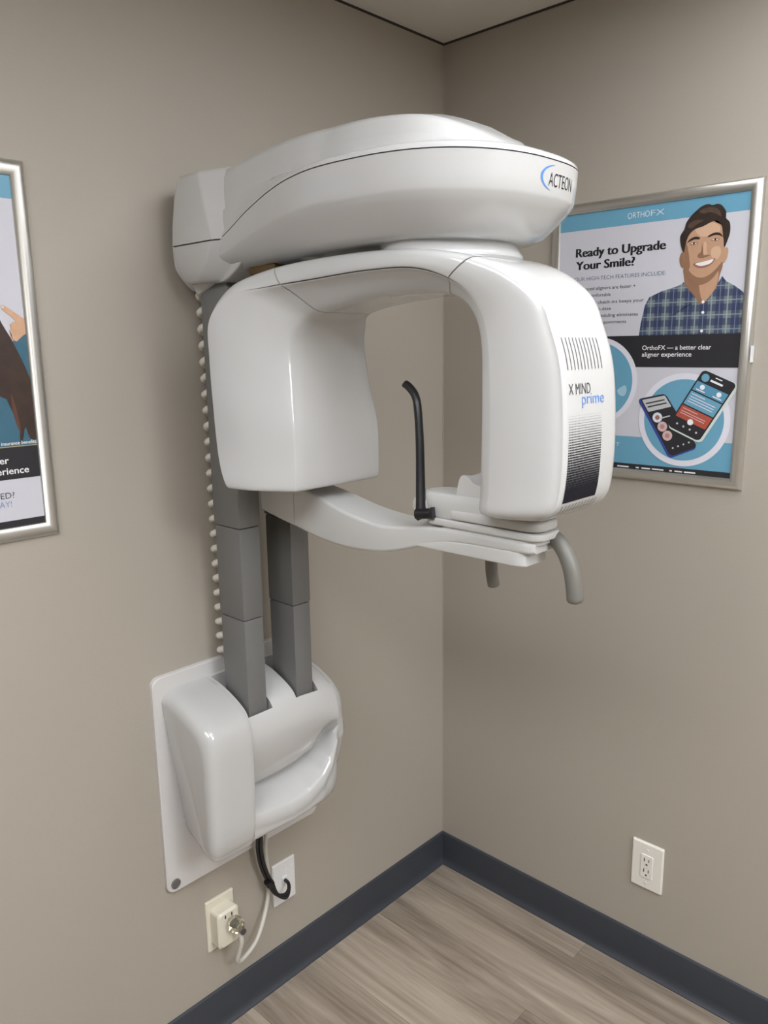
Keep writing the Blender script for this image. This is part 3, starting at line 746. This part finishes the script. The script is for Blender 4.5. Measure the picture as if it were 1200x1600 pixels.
def plaid():
    m = bpy.data.materials.new('print_plaid'); m.use_nodes = True
    nt = m.node_tree; b = nt.nodes['Principled BSDF']; L = nt.links.new
    tc = nt.nodes.new('ShaderNodeTexCoord'); sp = nt.nodes.new('ShaderNodeSeparateXYZ'); L(tc.outputs['Object'], sp.inputs[0])
    def stripes(axis, per, lo, hi, off):
        a = nt.nodes.new('ShaderNodeMath'); a.operation = 'MULTIPLY_ADD'; a.inputs[1].default_value = 1/per; a.inputs[2].default_value = off
        L(sp.outputs[axis], a.inputs[0])
        f = nt.nodes.new('ShaderNodeMath'); f.operation = 'FRACT'; L(a.outputs[0], f.inputs[0])
        r = nt.nodes.new('ShaderNodeValToRGB'); r.color_ramp.interpolation = 'CONSTANT'
        e = r.color_ramp.elements; e[0].position = 0; e[0].color = (0, 0, 0, 1); e[1].position = lo; e[1].color = (1, 1, 1, 1)
        x = e.new(hi); x.color = (0, 0, 0, 1)
        L(f.outputs[0], r.inputs[0]); return r.outputs[0]
    def mixc(fac, a, col, amount):
        s = nt.nodes.new('ShaderNodeMath'); s.operation = 'MULTIPLY'; s.inputs[1].default_value = amount; L(fac, s.inputs[0])
        m_ = nt.nodes.new('ShaderNodeMix'); m_.data_type = 'RGBA'; L(s.outputs[0], m_.inputs[0])
        if isinstance(a, tuple): m_.inputs[6].default_value = (*a, 1)
        else: L(a, m_.inputs[6])
        m_.inputs[7].default_value = (*col, 1); return m_.outputs[2]
    c = mixc(stripes('Y', .034, .45, .95, .1), (.15, .19, .20), (.026, .038, .105), .75)
    c = mixc(stripes('Z', .030, .50, .98, .3), c, (.022, .032, .095), .7)
    c = mixc(stripes('Y', .034, .18, .26, .1), c, (.33, .38, .42), .7)
    c = mixc(stripes('Z', .030, .2, .27, .3), c, (.33, .38, .42), .6)
    c = mixc(stripes('Y', .034, .68, .73, .1), c, (.26, .32, .42), .55)
    L(c, b.inputs['Base Color']); b.inputs['Roughness'].default_value = .35
    return m

# ---- right poster
PR = empty('framed_poster', (0, -.59, 1.304), 'silver-framed poster of a smiling man in plaid shirt on right wall', 'poster')
def fr(u, v, d=0): return Vector((-d, -u, v))
bm = frame_bm(.345, .835, 1.304, 1.946, fr); link('frame', bm, ALU, PR, sharp=60)
D0, DD = .0058, .00022
def dl(k): return D0+DD*k
rect('print', fr, .364, .815, 1.324, 1.926, dl(0), PAPER, PR)
F = lambda k: (lambda u, v, d=0: fr(u, v, dl(k)+d))
rect('header_band', fr, .364, .815, 1.884, 1.926, dl(1), PBLUE, PR)
place_text('header_lettering', 'ORTHO', F(2), .542, .594, 1.8965, .0135, PWHITE, PR, bold=-.012)
place_text('header_lettering', 'FX', F(2), .597, .628, 1.8965, .0135, PRING, PR, bold=-.012)
def serif_text(body, left, right, base, cap):
    place_text('heading_lettering', body, F(2), left, right, base, cap, TINK, PR, bold=.002, fat=.042)
serif_text('Ready to Upgrade', .413, .636, 1.8235, .0205)
serif_text('Your Smile?', .414, .565, 1.7945, .0200)
place_text('subheading_lettering', 'OUR HIGH-TECH FEATURES INCLUDE:', F(2), .412, .639, 1.7685, .0092, PNAVY, PR, bold=-.01)
for s, r, z, wd in (('Advanced aligners are faster +', .569, 1.7460, .153), ('more comfortable', .508, 1.7305, .085), ('Photo check-ins keeps your', .590, 1.7138, .150), ('up-to-date', .510, 1.6985, .056), ('Scheduling eliminates', .578, 1.6832, .112), ('appointments', .550, 1.6675, .068)):
    place_text('body_lettering', s, F(2), r-wd, r, z, .0078, GINK, PR)
# portrait
PL = plaid()
shape('shirt', fr, [(.583, 1.637), (.586, 1.665), (.594, 1.705), (.603, 1.722), (.630, 1.733), (.666, 1.742), (.682, 1.749), (.70, 1.73), (.722, 1.715), (.745, 1.728), (.763, 1.757), (.772, 1.746), (.790, 1.736), (.806, 1.724), (.8145, 1.715), (.8145, 1.637)], dl(2), PL, PR, 0)
shape('neck', fr, [(.684, 1.790), (.682, 1.752), (.692, 1.722), (.713, 1.705), (.724, 1.702), (.738, 1.712), (.752, 1.735), (.757, 1.757), (.757, 1.79)], dl(3), SKIN2, PR)
shape('neck_light', fr, [(.715, 1.748), (.735, 1.752), (.754, 1.768), (.752, 1.738), (.738, 1.716), (.724, 1.708)], dl(4), SKIN, PR)
shape('collar', fr, [(.680, 1.751), (.688, 1.738), (.704, 1.722), (.716, 1.706), (.700, 1.701), (.686, 1.717), (.677, 1.742)], dl(5), PL, PR, 0)
shape('collar', fr, [(.762, 1.757), (.758, 1.742), (.745, 1.724), (.730, 1.706), (.742, 1.702), (.757, 1.716), (.768, 1.742)], dl(5), PL, PR, 0)
for v in (1.706, 1.684, 1.645): disc('button', fr, .726+.001*(v < 1.7), v, .0032, dl(5), PWHITE, PR, n=16)
shape('ear', fr, [(.672, 1.812), (.668, 1.800), (.671, 1.786), (.677, 1.780), (.682, 1.79), (.68, 1.81)], dl(4), SKIN2, PR)
shape('ear', fr, [(.764, 1.812), (.770, 1.814), (.772, 1.804), (.769, 1.790), (.763, 1.784), (.760, 1.795)], dl(4), SKIN, PR)
FACE = [(.677, 1.850), (.676, 1.825), (.677, 1.800), (.681, 1.780), (.688, 1.763), (.700, 1.750), (.714, 1.742), (.728, 1.744), (.742, 1.753), (.755, 1.770), (.762, 1.795), (.765, 1.825), (.764, 1.850), (.745, 1.872), (.715, 1.876), (.69, 1.868)]
shape('face', fr, FACE, dl(5), SKIN, PR)
shape('beard_shade', fr, [(.678, 1.792), (.681, 1.778), (.688, 1.762), (.700, 1.749), (.714, 1.742), (.728, 1.744), (.742, 1.753), (.755, 1.770), (.760, 1.785), (.748, 1.772), (.736, 1.762), (.722, 1.757), (.706, 1.760), (.692, 1.772)], dl(6), SKIN2, PR)
shape('cheek_shade', fr, [(.678, 1.835), (.684, 1.825), (.690, 1.800), (.692, 1.78), (.686, 1.772), (.680, 1.785), (.677, 1.81)], dl(6.4), SKIN2, PR)
shape('forehead_light', fr, [(.700, 1.858), (.728, 1.868), (.748, 1.862), (.752, 1.848), (.735, 1.842), (.712, 1.842)], dl(6.4), SKIN3, PR)
shape('cheek_light', fr, [(.737, 1.815), (.752, 1.818), (.757, 1.805), (.750, 1.792), (.738, 1.798)], dl(6.7), SKIN3, PR)
shape('hair', fr, [(.667, 1.846), (.670, 1.826), (.677, 1.812), (.681, 1.833), (.687, 1.848), (.699, 1.858), (.716, 1.862), (.733, 1.869), (.746, 1.870), (.756, 1.856), (.760, 1.838), (.763, 1.815), (.769, 1.829), (.773, 1.845), (.771, 1.864), (.762, 1.874), (.762, 1.886), (.752, 1.900), (.742, 1.904), (.733, 1.902), (.724, 1.906), (.710, 1.903), (.700, 1.896), (.690, 1.888), (.679, 1.874), (.675, 1.860)], dl(7), HAIR, PR, 3)
shape('hair_light', fr, [(.706, 1.893), (.722, 1.899), (.738, 1.897), (.749, 1.889), (.752, 1.878), (.742, 1.884), (.728, 1.889), (.715, 1.888)], dl(8), HAIR2, PR)
shape('hair_light', fr, [(.683, 1.868), (.698, 1.876), (.716, 1.874), (.703, 1.868), (.690, 1.860)], dl(8), HAIR2, PR)
for b in ([(.683, 1.831), (.689, 1.8385), (.700, 1.8425), (.710, 1.840), (.709, 1.8365), (.699, 1.837), (.690, 1.834)], [(.728, 1.8415), (.740, 1.8465), (.752, 1.845), (.7595, 1.836), (.751, 1.8405), (.740, 1.8415), (.729, 1.8385)]):
    shape('eyebrow', fr, b, dl(7), HAIR, PR)
for cu, cv in ((.6985, 1.8285), (.7435, 1.8325)):
    shape('eye', fr, [(cu-.009, cv-.001), (cu-.003, cv+.0028), (cu+.004, cv+.0028), (cu+.009, cv), (cu+.003, cv-.0022), (cu-.004, cv-.0024)], dl(7), SKIN2, PR)
    shape('eye', fr, [(cu-.0065, cv), (cu-.001, cv+.0018), (cu+.0065, cv), (cu, cv-.0016)], dl(8), TEETH, PR)
    disc('eye', fr, cu, cv+.0002, .0022, dl(9), HAIR, PR, n=16)
shape('nose', fr, [(.7155, 1.828), (.7155, 1.812), (.708, 1.805), (.709, 1.799), (.718, 1.797), (.727, 1.799), (.736, 1.802), (.729, 1.8025), (.720, 1.803), (.7185, 1.815)], dl(7), SKIN2, PR)
shape('nose_light', fr, [(.720, 1.828), (.725, 1.828), (.727, 1.810), (.730, 1.806), (.722, 1.804), (.7195, 1.812)], dl(8), SKIN3, PR)
shape('mouth', fr, [(.699, 1.786), (.708, 1.789), (.722, 1.790), (.735, 1.792), (.746, 1.795), (.741, 1.785), (.730, 1.779), (.716, 1.777), (.706, 1.780)], dl(8), LIP, PR)
shape('teeth', fr, [(.704, 1.786), (.713, 1.7885), (.727, 1.7905), (.742, 1.793), (.738, 1.786), (.727, 1.782), (.714, 1.7815)], dl(9), TEETH, PR)
# lower half
rect('dark_band', fr, .364, .815, 1.567, 1.638, dl(3), PDARK, PR)
place_text('band_lettering', 'OrthoFX \u2014 a better clear', F(4), .593, .750, 1.6055, .0105, PWHITE, PR, bold=.008)
place_text('band_lettering', 'aligner experience', F(4), .593, .708, 1.5905, .0105, PWHITE, PR, bold=.008)
rect('blue_band', fr, .364, .815, 1.338, 1.4055, dl(1), PBLUE, PR)
rect('footer_strip', fr, .364, .815, 1.324, 1.341, dl(2), PDARK, PR)
for a, b in ((.545, .574), (.592, .600), (.606, .628), (.632, .660), (.674, .680), (.686, .704), (.708, .734)):
    rect('footer_line', fr, a, b, 1.3315, 1.3345, dl(3), PWHITE, PR)
disc('ring', fr, .482, 1.533, .103, dl(4), PRING, PR); disc('blue_disc', fr, .482, 1.533, .091, dl(5), PBLUE, PR)
shape('aligner_picture', fr, [(.545, 1.520), (.556, 1.524), (.560, 1.512), (.554, 1.500), (.542, 1.502), (.536, 1.512)], dl(6), mat('print_pale_blue', (.35, .55, .66), .3), PR)
place_text('band_lettering', 'SUPPORT', F(2), .460, .549, 1.381, .0085, PWHITE, PR, bold=-.02)
disc('ring', fr, .698, 1.450, .1045, dl(4), PRING, PR); disc('blue_disc', fr, .698, 1.450, .091, dl(5), PBLUE, PR)
def phone(corners, base, rim, rimoff):
    """corners: TL TR BR BL in poster coordinates; returns bilinear map"""
    tl, tr, br, bl_ = [Vector((*c, 0)) for c in corners]
    def q(s, t): return (tl*(1-s)*(1-t)+tr*s*(1-t)+br*s*t+bl_*(1-s)*t)
    def rr(s0, s1, t0, t1, rs, rtt, name, m, k, off=(0, 0)):
        pts = []
        for cs, ct, a0 in ((s1-rs, t0+rtt, -90), (s1-rs, t1-rtt, 0), (s0+rs, t1-rtt, 90), (s0+rs, t0+rtt, 180)):
            for j in range(6):
                a = math.radians(a0+18*j); p = q(cs+rs*math.cos(a), ct+rtt*math.sin(a)); pts.append((p.x+off[0], p.y+off[1]))
        return shape(name, fr, pts, dl(k), m, PR, 0)
    rr(-.03, 1.03, -.015, 1.015, .14, .07, 'phone_picture', rim, base, rimoff)
    rr(0, 1, 0, 1, .12, .06, 'phone_picture', PDARK, base+1)
    return q, rr
PHB = mat('print_phone_blue', (.035, .06, .28), .3); PRED = mat('print_red', (.42, .085, .055), .3); PPINK = mat('print_pink', (.62, .44, .44), .3); PGREY = mat('print_grey', (.50, .50, .52), .3); PMID = mat('print_blue_mid', (.10, .29, .44), .3)
PLT = mat('print_phone_white', (.62, .68, .64), .3)
q, rr = phone(((.594, 1.495), (.654, 1.508), (.735, 1.393), (.675, 1.366)), 6, PHB, (-.003, -.003))
rr(.05, .95, .03, .24, .03, .02, 'screen_block', PGREY, 8)
for k, t in enumerate((.36, .52, .68)):
    c = q(.26, t); disc('screen_icon', fr, c.x, c.y, .0115, dl(8), PRING if k == 0 else PPINK, PR, n=28)
    disc('screen_icon', fr, c.x, c.y, .0055, dl(9), LIP if k == 0 else mat('print_rose', (.45, .24, .24), .3), PR, n=20)
for t in (.09, .15): rr(.12, .86, t, t+.022, .01, .005, 'screen_line', GINK, 9)
rr(.34, .72, .375, .395, .01, .005, 'screen_line', PGREY, 9)
for s in (.22, .42, .62, .82): c = q(s, .89); disc('screen_icon', fr, c.x, c.y, .0022, dl(8), PGREY, PR, n=12)
q, rr = phone(((.737, 1.563), (.811, 1.532), (.738, 1.405), (.664, 1.436)), 10, PLT, (.0025, -.0025))
c = q(.18, .10); disc('screen_icon', fr, c.x, c.y, .0088, dl(12), PBLUE, PR, n=24)
rr(.34, .70, .09, .12, .01, .005, 'screen_line', PWHITE, 12)
rr(.04, .96, .185, .335, .01, .005, 'screen_block', PMID, 12)
rr(.04, .96, .355, .58, .01, .005, 'screen_block', PBLUE, 12)
rr(.04, .96, .60, .80, .01, .005, 'screen_block', PRED, 12)
for s in (.25, .75): c = q(s, .245); disc('screen_icon', fr, c.x, c.y, .0055, dl(13), PWHITE, PR, n=20)
for s in (.12, .62): rr(s, s+.27, .295, .310, .01, .004, 'screen_line', PWHITE, 13)
for t in (.385, .43, .47, .51): rr(.1, .86 if t > .4 else .5, t, t+.012, .01, .004, 'screen_line', PRING, 13)
for t in (.635, .68, .715): rr(.1, .84 if t > .66 else .55, t, t+.012, .01, .004, 'screen_line', PPINK, 13)
c = q(.5, .795); disc('screen_icon', fr, c.x, c.y, .0068, dl(13), PWHITE, PR, n=24)
for s in (.2, .4, .6, .8): c = q(s, .90); disc('screen_icon', fr, c.x, c.y, .0024, dl(12), PGREY, PR, n=12)
rr(.42, .62, .035, .05, .02, .007, 'screen_line', PWHITE, 12)
box('frame_clip', (-.0115, -.838, 1.578), (-.002, -.834, 1.612), PWHITE, PR)

# ---- left poster (mostly outside the frame)
PLF = empty('framed_poster', (-1.38, 0, 1.288), 'silver-framed poster at left with pointing hand and long brown hair', 'poster')
def flw(u, v, d=0): return Vector((u, -d, v))
bm = frame_bm(-1.624, -1.134, 1.288, 1.937, flw, .0265); link('frame', bm, ALU, PLF, sharp=60)
G_ = lambda k: (lambda u, v, d=0: flw(u, v, dl(k)+d))
U0, U1 = -1.604, -1.1545
rect('print', flw, U0, U1, 1.308, 1.917, dl(0), PAPER, PLF)
rect('header_band', flw, U0, U1, 1.873, 1.917, dl(1), PBLUE, PLF)
TEAL = mat('print_teal_shirt', (.045, .135, .20), .35, noise=.2, bscale=25)
BHAIR = mat('print_brown_hair', (.045, .026, .020), .35, noise=.5, bscale=40)
shape('sleeve', flw, [(U1, 1.656), (-1.172, 1.649), (-1.184, 1.638), (-1.188, 1.61), (-1.21, 1.56), (-1.26, 1.457), (U1, 1.457)], dl(2), TEAL, PLF, 0)
shape('sleeve', flw, [(-1.205, 1.54), (-1.225, 1.55), (-1.30, 1.52), (-1.36, 1.457), (-1.19, 1.457), (-1.188, 1.49)], dl(4), TEAL, PLF, 0)
shape('hair', flw, [(-1.23, 1.735), (-1.212, 1.70), (-1.199, 1.668), (-1.186, 1.642), (-1.175, 1.615), (-1.164, 1.585), (-1.157, 1.555), (U1, 1.53), (U1, 1.475), (-1.163, 1.467), (-1.172, 1.47), (-1.178, 1.49), (-1.185, 1.466), (-1.198, 1.468), (-1.205, 1.50), (-1.215, 1.545), (-1.24, 1.56), (-1.30, 1.60), (-1.33, 1.70), (-1.29, 1.76)], dl(3), BHAIR, PLF, 3)
shape('hair_strand', flw, [(-1.196, 1.55), (-1.190, 1.52), (-1.186, 1.48), (-1.191, 1.49), (-1.197, 1.52)], dl(5), mat('print_hair_auburn', (.11, .045, .03), .35), PLF)
HSK = mat('print_hand_skin', (.60, .36, .23), .35, noise=.15, bscale=70)
shape('pointing_finger', flw, [(-1.1545, 1.672), (-1.166, 1.680), (-1.180, 1.690), (-1.194, 1.699), (-1.1985, 1.6965), (-1.196, 1.691), (-1.184, 1.681), (-1.172, 1.670), (-1.160, 1.664), (-1.1545, 1.662)], dl(5), HSK, PLF, 0)
shape('hand', flw, [(-1.1545, 1.669), (-1.168, 1.672), (-1.181, 1.671), (-1.186, 1.666), (-1.184, 1.661), (-1.1875, 1.656), (-1.185, 1.651), (-1.187, 1.646), (-1.184, 1.640), (-1.177, 1.638), (-1.165, 1.648), (-1.1545, 1.655)], dl(6), HSK, PLF, 0)
shape('fingernail', flw, [(-1.1945, 1.6975), (-1.198, 1.6955), (-1.1955, 1.6925), (-1.1925, 1.695)], dl(7), mat('print_nail', (.72, .56, .50), .3), PLF)
rect('dark_band', flw, U0, U1, 1.400, 1.4565, dl(2), PDARK, PLF)
rect('gold_line', flw, U0, U1, 1.4565, 1.458, dl(6), mat('print_gold', (.45, .36, .18), .35), PLF)
place_text('small_lettering', 'payment & insurance benefits.', G_(7), -1.262, -1.160, 1.4605, .0062, PWHITE, PLF, bold=.01)
place_text('band_lettering', 'a better', G_(4), -1.272, -1.2125, 1.4285, .0122, PWHITE, PLF, bold=.012)
place_text('band_lettering', 'experience', G_(4), -1.263, -1.1795, 1.4095, .0122, PWHITE, PLF, bold=.012)
place_text('body_lettering', 'STARTED?', G_(4), -1.281, -1.2095, 1.367, .0112, GINK, PLF, bold=-.005)
place_text('body_lettering', 'TODAY!', G_(4), -1.268, -1.2155, 1.3515, .0112, mat('print_soft_blue', (.20, .27, .48), .35), PLF, bold=-.005)
rect('footer_strip', flw, U0, U1, 1.308, 1.3265, dl(2), PDARK, PLF)
